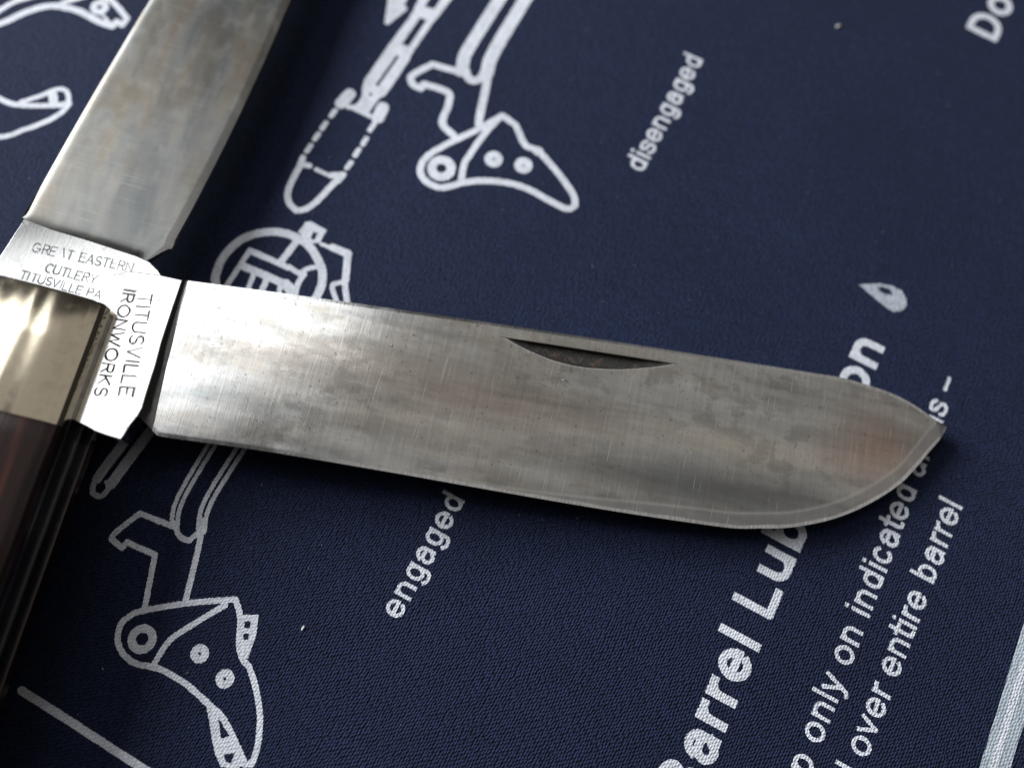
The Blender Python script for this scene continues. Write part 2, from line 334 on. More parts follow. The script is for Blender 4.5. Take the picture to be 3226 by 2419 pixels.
    # stray scratches across the blade
    scr = nt.noise(nt.coords((7000, 230, 1000) if along == 'X' else (230, 7000, 1000), loc=(1.3, 40.2, 0), rot=0.05), 1.0, 1.0, 0.4)
    if tip:
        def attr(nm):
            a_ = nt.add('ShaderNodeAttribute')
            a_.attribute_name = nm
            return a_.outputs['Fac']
        hone_glint = nt.ramp(nt.noise(nt.coords((5200, 900, 1000)), 1.0, 2.0, 0.6), [(0.3, (0.50, 0.50, 0.51)), (0.7, (0.84, 0.84, 0.85))])
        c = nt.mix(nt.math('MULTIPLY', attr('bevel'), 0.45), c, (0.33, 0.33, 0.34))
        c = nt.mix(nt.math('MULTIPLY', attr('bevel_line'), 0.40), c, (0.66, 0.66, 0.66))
        c = nt.mix(attr('honed_glint'), c, hone_glint)  # bare steel edge; painted highlight along spine and nick lip
    c = nt.mix(nt.ramp(scr, [(0.68, 0.0), (0.75, 0.50 if tip else 0.10)]), c, (0.72, 0.70, 0.64))
    rough = nt.math('ADD', rough0, nt.math('MULTIPLY', stain, 0.10))
    rough = nt.math('ADD', rough, nt.math('MULTIPLY', g1, 0.06))
    n1 = nt.bump(g1, 0.0000022, 1.0)
    n2 = nt.bump(g2, 0.0000016, 1.0, n1)
    return nt.set(color=c, rough=rough, metal=1.0, normal=n2)


M_BLADE_B = blade_material('patinated_steel', 'X', True)
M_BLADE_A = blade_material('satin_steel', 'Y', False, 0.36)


def polished(name, base, stain_col, rough, stain_amt, streak=(600, 60, 600), bump=0.0000020):
    nt = NT(name)
    v = nt.coords((1000, 1000, 1000))
    s = nt.coords(streak)
    st = nt.noise(v, 0.9, 5.0, 0.65, 0.7)
    sn = nt.noise(s, 1.0, 3.0, 0.6)
    f = nt.math('MULTIPLY', nt.ramp(st, [(0.50, 0.0), (0.74, 1.0)]), stain_amt)
    c = nt.mix(f, base, stain_col)
    r = nt.math('ADD', rough, nt.math('MULTIPLY', f, 0.22))
    r = nt.math('ADD', r, nt.math('MULTIPLY', sn, 0.05))
    return nt.set(color=c, rough=r, metal=1.0, normal=nt.bump(sn, bump, 1.0))


M_TANG = polished('polished_steel', (0.60, 0.595, 0.59), (0.20, 0.19, 0.18), 0.12, 0.60, (2600, 420, 1000), 0.0000035)
M_BOLSTER = polished('nickel_silver', (0.62, 0.55, 0.43), (0.36, 0.29, 0.21), 0.11, 0.35, (700, 40, 700), 0.0000030)
M_LINER = polished('liner_metal', (0.46, 0.42, 0.40), (0.25, 0.2, 0.18), 0.32, 0.5)
M_SPRING = polished('spring_steel', (0.10, 0.10, 0.105), (0.05, 0.045, 0.04), 0.38, 0.5)


def wood_material():
    nt = NT('dark_bone')
    v = nt.coords((1500, 70, 1500))
    n1 = nt.noise(v, 0.8, 5.0, 0.6, 0.4)
    c = nt.ramp(n1, [(0.3, (0.010, 0.005, 0.005)), (0.54, (0.028, 0.010, 0.009)), (0.72, (0.095, 0.030, 0.023))])
    return nt.set(color=c, rough=0.27, normal=nt.bump(n1, 0.00004, 1.0), spec=0.45)


M_WOOD = wood_material()


def plain(name, color, rough, metal=0.0):
    nt = NT(name)
    v = nt.coords((1000, 1000, 1000))
    n1 = nt.noise(v, 3.0, 3.0)
    c = nt.mix(nt.ramp(n1, [(0.3, 0.0), (0.7, 1.0)]), tuple(x * 0.8 for x in color), color)
    return nt.set(color=c, rough=rough, metal=metal)


M_ENGRAVE = plain('engraved_dark', (0.060, 0.055, 0.050), 0.6, 0.0)
def grime():
    nt = NT('grimy_steel')
    v = nt.coords((1000, 1000, 1000))
    n1 = nt.noise(v, 5.0, 5.0, 0.7)
    n2 = nt.noise(v, 1.4, 3.0)
    c = nt.ramp(n1, [(0.35, (0.007, 0.0065, 0.006)), (0.55, (0.026, 0.024, 0.021)), (0.74, (0.12, 0.10, 0.08))])
    c = nt.mix(nt.ramp(n2, [(0.56, 0.0), (0.64, 0.6)]), c, (0.10, 0.055, 0.035))
    return nt.set(color=c, rough=0.62, metal=0.2, normal=nt.bump(n1, 0.00012, 1.0))


M_NICK = grime()
M_PLUNGE = polished('plunge_dark_reflection', (0.20, 0.20, 0.205), (0.10, 0.095, 0.09), 0.20, 0.6)  # dark reflection in the groove put into its base colour
M_LINT = plain('white_lint', (0.78, 0.76, 0.70), 0.9)


# ------------------------------------------------------------------ mesh helpers
def mesh_obj(name, verts, faces, mat, parent=None, smooth=False):
    me = bpy.data.meshes.new(name)
    me.from_pydata([tuple(c * MM for c in v) for v in verts], [], faces)
    me.materials.append(mat)
    if smooth:
        for p in me.polygons:
            p.use_smooth = True
    me.update()
    o = bpy.data.objects.new(name, me)
    col.objects.link(o)
    if parent:
        o.parent = parent
    return o


def tag(o, label=None, cat=None, group=None, kind=None):
    for k, v in (('label', label), ('category', cat), ('group', group), ('kind', kind)):
        if v:
            o[k] = v
    return o


def seg_dist(X, Y, a, b):
    ax, ay = a
    dx, dy = b[0] - ax, b[1] - ay
    L = dx * dx + dy * dy
    t = np.clip(((X - ax) * dx + (Y - ay) * dy) / L, 0, 1) if L > 1e-12 else 0.0
    return np.hypot(X - ax - t * dx, Y - ay - t * dy)


def poly_sd(X, Y, poly):
    d = np.full(X.shape, 1e9)
    ins = np.zeros(X.shape, bool)
    n = len(poly)
    for i in range(n):
        a, b = poly[i], poly[(i + 1) % n]
        d = np.minimum(d, seg_dist(X, Y, a, b))
        if a[1] != b[1]:
            cr = ((a[1] > Y) != (b[1] > Y)) & (X < (b[0] - a[0]) * (Y - a[1]) / (b[1] - a[1]) + a[0])
            ins ^= cr
    return np.where(ins, -d, d)


def smooth_line(pts, k=4):
    """Catmull-Rom through the points, so traced outlines bend softly"""
    if len(pts) < 3:
        return pts
    pts = [tuple(p) for p in pts]
    closed = pts[0] == pts[-1]
    for i in range(1, len(pts) - 1):            # keep real corners sharp: smooth each side on its own
        (x0, y0), (x1, y1), (x2, y2) = pts[i - 1], pts[i], pts[i + 1]
        turn = abs((math.atan2(y2 - y1, x2 - x1) - math.atan2(y1 - y0, x1 - x0) + math.pi) % (2 * math.pi) - math.pi)
        if turn > math.radians(46):
            return smooth_line(pts[:i + 1], k)[:-1] + smooth_line(pts[i:], k)
    P = [np.array(p, float) for p in pts]
    out = []
    n = len(P)
    for i in range(n - 1):
        p0 = P[i - 1] if i > 0 else (P[-2] if closed else P[0])
        p1, p2 = P[i], P[i + 1]
        p3 = P[i + 2] if i + 2 < n else (P[1] if closed else P[-1])
        for j in range(k):
            t = j / k
            q = 0.5 * ((2 * p1) + (p2 - p0) * t + (2 * p0 - 5 * p1 + 4 * p2 - p3) * t * t + (3 * p1 - p0 - 3 * p2 + p3) * t ** 3)
            out.append((float(q[0]), float(q[1])))
    out.append(tuple(map(float, P[-1])))
    return out


def sheet(name, figs, mat, parent, res=0.085, z=0.03, rough=0.045, soft=True):
    """union of strokes, fills and rings (minus holes) as one flat ink film with edges frayed at yarn scale"""
    segs, fills, holes = [], [], []
    for f in figs:
        for pts, w in f['S']:
            p = smooth_line(pts) if (soft and f.get('soft', True)) else pts
            p = [q for k_, q in enumerate(p) if k_ == 0 or math.dist(q, p[k_ - 1]) > 1e-6]
            n = len(p) - 1
            butt = f.get('butt', False) and math.dist(p[0], p[-1]) > 1e-4
            for i in range(n):
                segs.append((p[i], p[i + 1], w / 2, (butt and i == 0), (butt and i == n - 1)))
        for c, r, w in f['R']:
            ring = [(c[0] + r * math.cos(t), c[1] + r * math.sin(t)) for t in np.linspace(0, 2 * math.pi, 25)]
            segs += [(ring[i], ring[i + 1], w / 2, False, False) for i in range(24)]
        fills += f['F']
        holes += f['H']
    xs = [c for s in segs for c in (s[0][0] - s[2], s[0][0] + s[2], s[1][0] - s[2], s[1][0] + s[2])] + [p[0] for f in fills for p in f]
    ys = [c for s in segs for c in (s[0][1] - s[2], s[0][1] + s[2], s[1][1] - s[2], s[1][1] + s[2])] + [p[1] for f in fills for p in f]
    x0, x1, y0, y1 = min(xs) - 0.3, max(xs) + 0.3, min(ys) - 0.3, max(ys) + 0.3
    gx = np.arange(x0, x1, res)
    gy = np.arange(y0, y1, res)
    X, Y = np.meshgrid(gx, gy)
    D = np.full(X.shape, 9.0)
    for a, b, h, c0, c1 in segs:
        i0 = max(int((min(a[0], b[0]) - h - 0.25 - x0) / res), 0)
        i1 = int((max(a[0], b[0]) + h + 0.25 - x0) / res) + 2
        j0 = max(int((min(a[1], b[1]) - h - 0.25 - y0) / res), 0)
        j1 = int((max(a[1], b[1]) + h + 0.25 - y0) / res) + 2
        sl = (slice(j0, j1), slice(i0, i1))
        d = seg_dist(X[sl], Y[sl], a, b) - h
        if c0 or c1:                                    # flat pen ends, as on printed type
            L = math.dist(a, b)
            tx, ty = (b[0] - a[0]) / L, (b[1] - a[1]) / L
            al = (X[sl] - a[0]) * tx + (Y[sl] - a[1]) * ty
            pe = np.abs((Y[sl] - a[1]) * tx - (X[sl] - a[0]) * ty) - h
            if c0:
                d = np.where(al < 0, np.maximum(pe, -al - h), d)
            if c1:
                d = np.where(al > L, np.maximum(pe, al - L - h), d)
        D[sl] = np.minimum(D[sl], d)
    for f in fills:
        D = np.minimum(D, poly_sd(X, Y, f))
    for f in holes:
        D = np.maximum(D, -poly_sd(X, Y, f))
    if rough:
        c_, s_ = math.cos(WEAVE_DIR), math.sin(WEAVE_DIR)
        U, V = X * c_ + Y * s_, -X * s_ + Y * c_
        D = D + rough * np.sin(U * 2 * math.pi / 0.36 + V * math.pi / 0.235) * np.sin(V * 2 * math.pi / 0.47 + np.sin(U * 3.1)) \
            + rough * 0.7 * np.sin(U * 9.7 + 3 * np.sin(V * 4.3)) * np.sin(V * 11.3 + 2 * np.sin(U * 5.1))
    ins = D < 0
    full = ins[:-1, :-1] & ins[1:, :-1] & ins[:-1, 1:] & ins[1:, 1:]
    anyc = ins[:-1, :-1] | ins[1:, :-1] | ins[:-1, 1:] | ins[1:, 1:]
    verts, faces = [], []
    for j in range(full.shape[0]):
        row = full[j]
        if not row.any():
            continue
        e = np.diff(np.concatenate(([0], row.astype(np.int8), [0])))
        for s, t in zip(np.where(e == 1)[0], np.where(e == -1)[0]):
            k = len(verts)
            xa, xb, ya, yb = x0 + s * res, x0 + t * res, y0 + j * res, y0 + (j + 1) * res
            verts += [(xa, ya, z), (xb, ya, z), (xb, yb, z), (xa, yb, z)]
            faces.append((k, k + 1, k + 2, k + 3))
    for j, i in np.argwhere(anyc & ~full):
        q = ((i, j), (i + 1, j), (i + 1, j + 1), (i, j + 1))
        pts = []
        for a in range(4):
            (ia, ja), (ib, jb) = q[a], q[(a + 1) % 4]
            da, db = D[ja, ia], D[jb, ib]
            if da < 0:
                pts.append((x0 + ia * res, y0 + ja * res, z))
            if (da < 0) != (db < 0):
                t = da / (da - db)
                pts.append((x0 + (ia + t * (ib - ia)) * res, y0 + (ja + t * (jb - ja)) * res, z))
        if len(pts) >= 3:
            k = len(verts)
            verts += pts
            faces.append(tuple(range(k, k + len(pts))))
    return mesh_obj(name, verts, faces, mat, parent)


# ------------------------------------------------------------------ lettering as pen strokes
def arc(cx_, cy_, rx, ry, a0, a1, n=14):
    return [(cx_ + rx * math.cos(math.radians(a0 + (a1 - a0) * i / n)), cy_ + ry * math.sin(math.radians(a0 + (a1 - a0) * i / n))) for i in range(n + 1)]


ADV = dict(a=556, b=556, c=500, d=556, e=556, g=556, i=222, l=222, n=556, o=556, p=556, r=333, s=500, t=278, u=556, v=500, y=500, D=722, L=556, B=667)
ADV_BOLD = dict(a=556, b=611, c=556, d=611, e=556, i=278, l=278, n=611, o=611, r=389, t=333, u=611, D=722, L=611, B=722)
ADV[' '] = ADV_BOLD[' '] = 278
ADV['–'] = 556


def glyph(ch, A, w, bold):
    h = w / 2
    X, CAP, DE = 0.53, 0.72, -0.20
    sb = 0.062
    x1, x2 = sb + h, A - sb - h
    xm = (x1 + x2) / 2
    rx, ry = (x2 - x1) / 2, X / 2 - h + 0.008
    cy_ = X / 2
    if ch == 'o':
        return [arc(A / 2, cy_, A / 2 - 0.035 - h, ry, 0, 360, 24)]
    if ch == 'n':
        return [[(x1, h), (x1, X - h)], [(x1, X - 0.22)] + arc(xm, X - h - 0.17, rx, 0.17, 180, 0) + [(x2, h)]]
    if ch == 'u':
        return [[(x2, h), (x2, X - h)], [(x1, X - h)] + arc(xm, h + 0.17, rx, 0.17, 180, 360) + [(x2, 0.22)]]
    if ch == 'e':
        cx_ = A / 2
        r_ = A / 2 - 0.035 - h
        return [arc(cx_, cy_, r_, ry, 4, 318, 24), [(cx_ - r_, cy_), (cx_ + r_, cy_ + 0.0)]]
    if ch == 'c':
        return [arc(A / 2, cy_, A / 2 - 0.03 - h, ry, 42, 318, 20)]
    if ch == 'a':
        return [arc(xm, X - h - 0.15, rx, 0.15, 165, 0) + [(x2, h)], [(x2, 0.30), (xm, 0.295)] + arc(xm - 0.01, 0.165, rx + 0.0, 0.165 - h + 0.035, 90, 270) + [(xm + 0.05, h), (x2, 0.17)]]
    if ch in 'dbpgq':
        bowl = arc(xm, cy_, rx, ry, 0, 360, 22)
        if ch == 'd':
            return [bowl, [(x2, h), (x2, CAP - h)]]
        if ch == 'b':
            return [bowl, [(x1, h), (x1, CAP - h)]]
        if ch == 'p':
            return [bowl, [(x1, DE + h), (x1, X - h)]]
        return [bowl, [(x2, X - h), (x2, -0.03)] + arc(xm, -0.03, rx, 0.17 - h, 0, -155)[1:]]
    if ch == 'i':
        return [[(A / 2, h), (A / 2, X - h)], [(A / 2, CAP - h - 0.002), (A / 2, CAP - h)]]
    if ch == 'l':
        return [[(A / 2, h), (A / 2, CAP - h)]]
    if ch == 'r':
        return [[(x1, h), (x1, X - h)], [(x1, X - 0.24)] + arc(x1 + 0.17, X - h - 0.19, 0.17, 0.19, 180, 88)]
    if ch == 's':
        k = A / 0.5
        return [[(x * k, y) for x, y in [(.42, .385), (.37, .455), (.25, .485), (.13, .455), (.10, .385), (.15, .315), (.26, .275), (.38, .225), (.42, .15), (.37, .07), (.25, .04), (.12, .07), (.075, .145)]]]
    if ch == 't':
        xs_ = A * 0.45
        return [[(xs_, 0.66), (xs_, 0.13), (xs_ + 0.03, 0.06), (A - 0.03, h)], [(0.03, X - h), (A - 0.02, X - h)]]
    if ch == 'v':
        return [[(0.04 + h * .6, X - h), (A / 2, h), (A - 0.04 - h * .6, X - h)]]
    if ch == 'y':
        return [[(0.04 + h * .6, X - h), (A / 2, 0.04)], [(A - 0.04 - h * .6, X - h), (A / 2, 0.03), (A * 0.38, -0.12), (A * 0.22, DE + h)]]
    if ch == '–':
        return [[(0.04 + h, 0.27), (A - 0.04 - h, 0.27)]]
    if ch == 'D':
        return [[(x1, h), (x1, CAP - h), (xm - 0.04, CAP - h)] + arc(xm - 0.04, CAP / 2, x2 - xm + 0.04, CAP / 2 - h, 90, -90) + [(x1, h)]]
    if ch == 'L':
        return [[(x1, CAP - h), (x1, h), (A - 0.035 - h, h)]]
    if ch == 'B':
        return [[(x1, h), (x1, CAP - h), (xm, CAP - h)] + arc(xm, CAP * .75 - h * .5, x2 - xm - .02, CAP / 4 - h * .5, 90, -90) + [(x1, CAP / 2)], [(xm, CAP / 2)] + arc(xm, CAP * .25 + h * .5, x2 - xm, CAP / 4 - h * .5, 90, -90) + [(x1, h)]]
    return []


def text_figs(s, bold, i1, p1, i2, p2, v1, v2):
    """lay the line so that letters i1 and i2 sit at p1 and p2; returns one figure per word"""
    tab = ADV_BOLD if bold else ADV
    w = 0.137 if bold else 0.108
    adv = [tab.get(c, 556) / 1000 for c in s]
    pos = np.concatenate(([0], np.cumsum(adv)))
    c1, c2 = pos[i1] + adv[i1] / 2, pos[i2] + adv[i2] / 2
    # solve scale k and rotation from the two anchors (anchor = letter middle at height v)
    q1, q2 = complex(c1, v1), complex(c2, v2)
    P1, P2 = complex(*p1), complex(*p2)
    k = (P2 - P1) / (q2 - q1)
    words, cur = [], None
    for i, ch_ in enumerate(s):
        if ch_ == ' ':
            cur = None
            continue
        if cur is None:
            cur = dict(S=[], F=[], H=[], R=[], soft=False, butt=True, word='')
            words.append(cur)
        cur['word'] += ch_
        for pl in glyph(ch_, adv[i], w, bold):
            pts = []
            for x, y in pl:
                z_ = P1 + k * (complex(pos[i] + x, y) - q1)
                pts.append((z_.real, z_.imag))
            cur['S'].append([pts, w * abs(k)])
    return words


# ------------------------------------------------------------------ the printed mat
def build_mat():
    # one sheet of bonded cloth and rubber, 420 x 300 mm, corners rounded, set square to its printing
    a = math.radians(62.0)
    ca, sa = math.cos(a), math.sin(a)
    hw, hd, r, t = 215, 140, 8, 2.6
    cx0, cy0 = 2.0, 34.0
    ring = []
    for qx, qy, a0 in ((1, 1, 0), (-1, 1, 90), (-1, -1, 180), (1, -1, 270)):
        for i in range(7):
            th = math.radians(a0 + 15 * i)
            ring.append((qx * (hw - r) + r * math.cos(th), qy * (hd - r) + r * math.sin(th)))
    rot = lambda p: (cx0 + p[0] * ca - p[1] * sa, cy0 + p[0] * sa + p[1] * ca)
    top = [(*rot(p), 0.0) for p in ring]
    bot = [(*rot(p), -t) for p in ring]
    n = len(ring)
    faces = [tuple(range(n)), tuple(range(2 * n - 1, n - 1, -1))]
    for i in range(n):
        j = (i + 1) % n
        faces.append((i, n + i, n + j, j))
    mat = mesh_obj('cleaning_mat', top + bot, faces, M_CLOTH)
    tag(mat, 'navy blue knitted cleaning mat printed with white diagrams and words, under the open knife', 'mat')
    return mat


mat = build_mat()
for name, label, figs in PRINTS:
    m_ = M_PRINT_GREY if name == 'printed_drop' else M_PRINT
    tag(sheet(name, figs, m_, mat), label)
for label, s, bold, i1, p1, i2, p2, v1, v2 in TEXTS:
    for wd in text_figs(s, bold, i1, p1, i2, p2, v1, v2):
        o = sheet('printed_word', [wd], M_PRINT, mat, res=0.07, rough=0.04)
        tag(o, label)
# woven border strip at the right: two pale edges and a white centre line
def strip(name, a0, a1, b0, b1, m_, z):
    def ext(p, q):
        p, q = np.array(p), np.array(q)
        d = (q - p) / np.linalg.norm(q - p)
        return p - d * 60, q + d * 40
    A0, A1 = ext(a0, a1)
    B0, B1 = ext(b0, b1)
    N = 120
    v, f = [], []
    for i in range(N + 1):
        t = i / N
        p, q = A0 + (A1 - A0) * t, B0 + (B1 - B0) * t
        jp, jq = random.uniform(-.05, .05), random.uniform(-.05, .05)
        v += [(p[0] + jp, p[1], z), (q[0] + jq, q[1], z)]
        if i:
            f.append((2 * i - 2, 2 * i - 1, 2 * i + 1, 2 * i))
    return mesh_obj(name, v, f, m_, mat)


dL = np.array(BAND[1]) - np.array(BAND[0])
dL = dL / np.linalg.norm(dL)
nL = np.array([-dL[1], dL[0]])          # to the right of the line
off = lambda k: ((np.array(BAND[0]) + nL * k).tolist(), (np.array(BAND[1]) + nL * k).tolist())
strip('border_band', *off(BANDW[0]), *off(BANDW[1]), M_BAND, 0.025)
strip('border_line', *off(-0.40), *off(0.40), M_PRINT, 0.05)

# ------------------------------------------------------------------ the pocket knife
e1, e2, e3, org = KNIFE
knife = bpy.data.objects.new('pocket_knife', None)
col.objects.link(knife)
km = Matrix.Identity(4)
for i in range(3):
    km[i][0], km[i][1], km[i][2], km[i][3] = e2[i], e1[i], e3[i], org[i] * MM
knife.matrix_world = km
knife.empty_display_size = 0.01
tag(knife, 'two bladed folding pocket knife lying open on the navy printed mat', 'pocket knife')
# knife-frame tables are (a, b): a along the handle towards the blades, b across to the right; local x = b, y = a, z = c


def interp(tbl, key, val):
    t = sorted(tbl, key=lambda p: p[key])
    return (lambda x, xs_=[p[key] for p in t], ys_=[p[val] for p in t]: np.interp(x, xs_, ys_))


def plate(name, outline, c0, c1, mat_, parent, bevel=0.12, segs=2, flip=True):
    bm = bmesh.new()
    vs = [bm.verts.new((b * MM, a * MM, c1 * MM)) for a, b in outline]
    f = bm.faces.new(vs)
    bm.normal_update()
    if f.normal.z < 0:
        f.normal_flip()
    top_edges = list(f.edges)
    r = bmesh.ops.extrude_face_region(bm, geom=[f], use_keep_orig=True)
    for e in r['geom']:
        if isinstance(e, bmesh.types.BMVert):
            e.co.z = c0 * MM
    bmesh.ops.recalc_face_normals(bm, faces=bm.faces)
    if bevel:
        bmesh.ops.bevel(bm, geom=top_edges, offset=bevel * MM, segments=segs, affect='EDGES', profile=0.5)
    me = bpy.data.meshes.new(name)
    bm.to_mesh(me)
    bm.free()
    me.materials.append(mat_)
    o = bpy.data.objects.new(name, me)
    col.objects.link(o)
    o.parent = parent
    return o


def grid_faces(nu, nv, base=0, flip=False):
    f = []
    for i in range(nu - 1):
        for j in range(nv - 1):
            q = (base + i * nv + j, base + (i + 1) * nv + j, base + (i + 1) * nv + j + 1, base + i * nv + j + 1)
            f.append(q[::-1] if flip else q)
    return f


def smooth01(x):
    x = np.clip(x, 0, 1)
    return x * x * (3 - 2 * x)


# ---- main blade: ground face with nail nick and sharpening bevel, plunge cut, polished tang
def build_main_blade():
    sp = smooth_line([tuple(p) for p in B_SPINE], 6)
    ed = smooth_line([tuple(p) for p in B_EDGE], 6)
    tip_b = 90.05
    tip_a = 22.62
    sp_f = interp([p for p in sp if p[1] < 89.2] + [(tip_a, tip_b)], 1, 0)
    ed_f = interp([p for p in ed if p[1] < 89.3] + [(tip_a, tip_b)], 1, 0)
    plr = smooth_line([tuple(p) for p in B_PLR], 4)
    plr_f = interp(plr, 0, 1)
    NS, NT_ = 420, 150
    s = np.linspace(0, 1, NS) ** 0.93
    tn = np.concatenate((np.linspace(0, 0.02, 5)[:-1], np.linspace(0.02, 0.36, 70)[:-1], np.linspace(0.36, 0.88, 34)[:-1], np.linspace(0.88, 1, 34)))
    NTT = len(tn)
    S, T = np.meshgrid(s, tn, indexing='ij')
    # bend the rows so that two of them follow the nick's straight upper wall and curved lower lip
    nt_f = np.poly1d(np.polyfit([p[1] for p in NICK_TOP], [p[0] for p in NICK_TOP], 1))
    nb_f = interp(smooth_line([tuple(p) for p in NICK_BOT], 5), 1, 0)
    nb0, nb1 = NICK_TOP[0][1], NICK_TOP[-1][1]
    J1, J2 = 14, 46
    Uc = 6.2 + (tip_b - 6.2) * s
    wd = np.maximum(sp_f(Uc) - ed_f(Uc), 0.5)
    ttop = np.clip((sp_f(Uc) - nt_f(Uc)) / wd, 0.04, 0.30)
    tbot = np.where((Uc > nb0) & (Uc < nb1), (sp_f(Uc) - nb_f(Uc)) / wd, 0)
    kb = np.clip(np.minimum(Uc - (nb0 - 14), (nb1 + 14) - Uc) / 14, 0, 1)          # fade the bend out away from the nick
    base_top, base_bot = tn[J1], tn[J2]
    tt = base_top + (ttop - base_top) * smooth01(kb)
    inside = (Uc > nb0) & (Uc < nb1)
    gap0 = 0.004
    edge_gap = np.where(Uc <= nb0, (nb0 - Uc), np.where(Uc >= nb1, Uc - nb1, 0)) / 14
    tb = np.where(inside, np.maximum(tbot, tt + gap0), tt + gap0 + (base_bot - base_top - gap0) * smooth01(edge_gap))
    for i_ in range(NS):
        T[i_] = np.concatenate((np.linspace(0, 0.02, 5)[:-1], np.linspace(0.02, tt[i_], J1 - 4 + 1)[:-1],
                                tt[i_] + (tb[i_] - tt[i_]) * np.linspace(0, 1, J2 - J1 + 1)[:-1] ** 1.0,
                                np.interp(np.arange(J2, NTT), np.arange(J2, NTT), tb[i_] + (1 - tb[i_]) * (tn[J2:] - tn[J2]) / (1 - tn[J2]))))
    in_nick = np.zeros((NS, NTT), bool)
    in_nick[:, J1 + 1:J2] = inside[:, None]
    a_pl = 19.35 + (3.45 - 19.35) * T
    u0 = plr_f(a_pl)
    U = u0 + (tip_b - u0) * S
    As, Ae = sp_f(U), ed_f(U)
    A = As + (Ae - As) * T
    width = np.maximum(As - Ae, 1e-3)
    dsp = As - A                       # mm below the spine
    ded = A - Ae                       # mm above the edge
    bb = np.linspace(5, tip_b, 900)
    slope = np.interp(U, bb, np.gradient(ed_f(bb), bb))
    slope = np.clip(slope, -3, 3)
    ded = ded / np.sqrt(1 + slope * slope)
    MID = 7.75
    thick = 0.90 - 0.18 * smooth01((U - 55) / 34)          # half thickness at the spine, distal taper
    frac = np.clip(dsp / np.maximum(17.0, width), 0, 1)
    half = thick * (1 - 0.80 * frac) + 0.04
    half = half * np.where(width < 6, 0.85 + 0.15 * width / 6, 1)
    # hollow of the grind, a touch concave, with hand-polished waviness
    half -= 0.05 * np.sin(frac * math.pi)
    half += 0.005 * np.sin(U * 0.31 + A * 0.5) * np.sin(A * 0.43 + 1.0) + 0.006 * np.sin(U * 0.13 + 2)
    # rounded spine
    half -= 0.028 * np.clip(1 - dsp / 0.34, 0, 1)
    # sharpening bevel that widens round the belly
    bw = 0.38 + 1.15 * smooth01((U - 38) / 28)
    half -= 0.052 * bw * np.clip(1 - ded / bw, 0, 1)
    half -= 0.006 * np.clip(1 - ded / 0.34, 0, 1)
    half = np.maximum(half, 0.03)
    # nail nick: shallow at the lower lip, deepest against the upper wall
    qn = (J2 - np.arange(NTT)) / (J2 - J1)
    open_ = np.clip((tb - ttop) * wd / 1.2, 0.1, 1)
    dep = np.where(in_nick, (0.05 + 0.62 * np.clip(qn, 0, 1)[None, :] ** 0.8) * open_[:, None], 0.0)
    C = MID + half - dep
    verts = [(float(U[i, j]), float(A[i, j]), float(C[i, j])) for i in range(NS) for j in range(NTT)]
    faces = grid_faces(NS, NTT)
    # orient up: x = b grows with i, y = a falls with j
    faces = [f[::-1] for f in faces]
    k0 = len(verts)
    # underside, plain
    half_b = np.maximum(thick * (1 - 0.80 * frac) + 0.04, 0.03)
    half_b = half_b * np.where(width < 6, 0.85 + 0.15 * width / 6, 1)
    half_b -= 0.16 * (1 - smooth01(dsp / 0.28))
    half_b = np.maximum(half_b - 0.2 * np.clip(1 - ded / bw, 0, 1), 0.03)
    si = list(range(0, NS, 10)) + [NS - 1]
    tj = list(range(0, NTT, 6)) + ([NTT - 1] if (NTT - 1) % 6 else [])
    for i in si:
        for j in tj:
            verts.append((float(U[i, j]), float(A[i, j]), float(MID - half_b[i, j])))
    faces += grid_faces(len(si), len(tj), k0)
    # spine, edge and heel walls
    def wall(top, bot, flip):
        k = len(verts)
        for p in top:
            verts.append(p)
        for p in bot:
            verts.append(p)
        n = len(top)
        for i in range(n - 1):
            q = (k + i, k + i + 1, k + n + i + 1, k + n + i)
            faces.append(q[::-1] if flip else q)
    tp = lambda i, j: (float(U[i, j]), float(A[i, j]), float(C[i, j]))
    bt = lambda i, j: (float(U[i, j]), float(A[i, j]), float(MID - half_b[i, j]))
    wall([tp(i, 0) for i in si], [bt(i, 0) for i in si], True)
    wall([tp(i, NTT - 1) for i in si], [bt(i, NTT - 1) for i in si], False)
    wall([tp(0, j) for j in range(NTT)], [bt(0, j) for j in range(NTT)], False)
    blade = mesh_obj('main_blade', verts, faces, M_BLADE_B, knife, True)
    blade.data.materials.append(M_NICK)
    # steel zones, stored per vertex: bare edge, highlights painted on spine and nick lip, duller belly bevel
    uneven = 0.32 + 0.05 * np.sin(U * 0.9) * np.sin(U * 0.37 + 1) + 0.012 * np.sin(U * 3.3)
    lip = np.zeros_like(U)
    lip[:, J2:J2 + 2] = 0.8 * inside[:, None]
    hon_glint = np.clip(lip + smooth01((uneven + 0.10 - ded) / 0.14) + 0.75 * smooth01((0.40 - dsp) / 0.12), 0, 1)
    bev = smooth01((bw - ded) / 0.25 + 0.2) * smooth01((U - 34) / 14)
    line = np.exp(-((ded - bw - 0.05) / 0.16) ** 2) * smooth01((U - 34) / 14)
    for nm, arr in (('honed_glint', hon_glint), ('bevel', bev), ('bevel_line', line)):
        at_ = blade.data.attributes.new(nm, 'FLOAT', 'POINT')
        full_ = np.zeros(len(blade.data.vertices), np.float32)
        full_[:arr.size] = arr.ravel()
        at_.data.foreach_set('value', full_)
    # grime in the nick
    me = blade.data
    ii = 0
    for i in range(NS - 1):
        for j in range(NTT - 1):
            if inside[i] and inside[i + 1] and J1 <= j < J2 - 3:
                me.polygons[ii].material_index = 1
            ii += 1
    try:
        me.set_sharp_from_angle(angle=math.radians(40))
    except Exception:
        pass
    tag(blade, 'long main blade with brown grey patina and a curved nail nick near its spine')
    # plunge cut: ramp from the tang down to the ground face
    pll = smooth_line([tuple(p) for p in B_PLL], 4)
    pll_f = interp(pll, 0, 1)
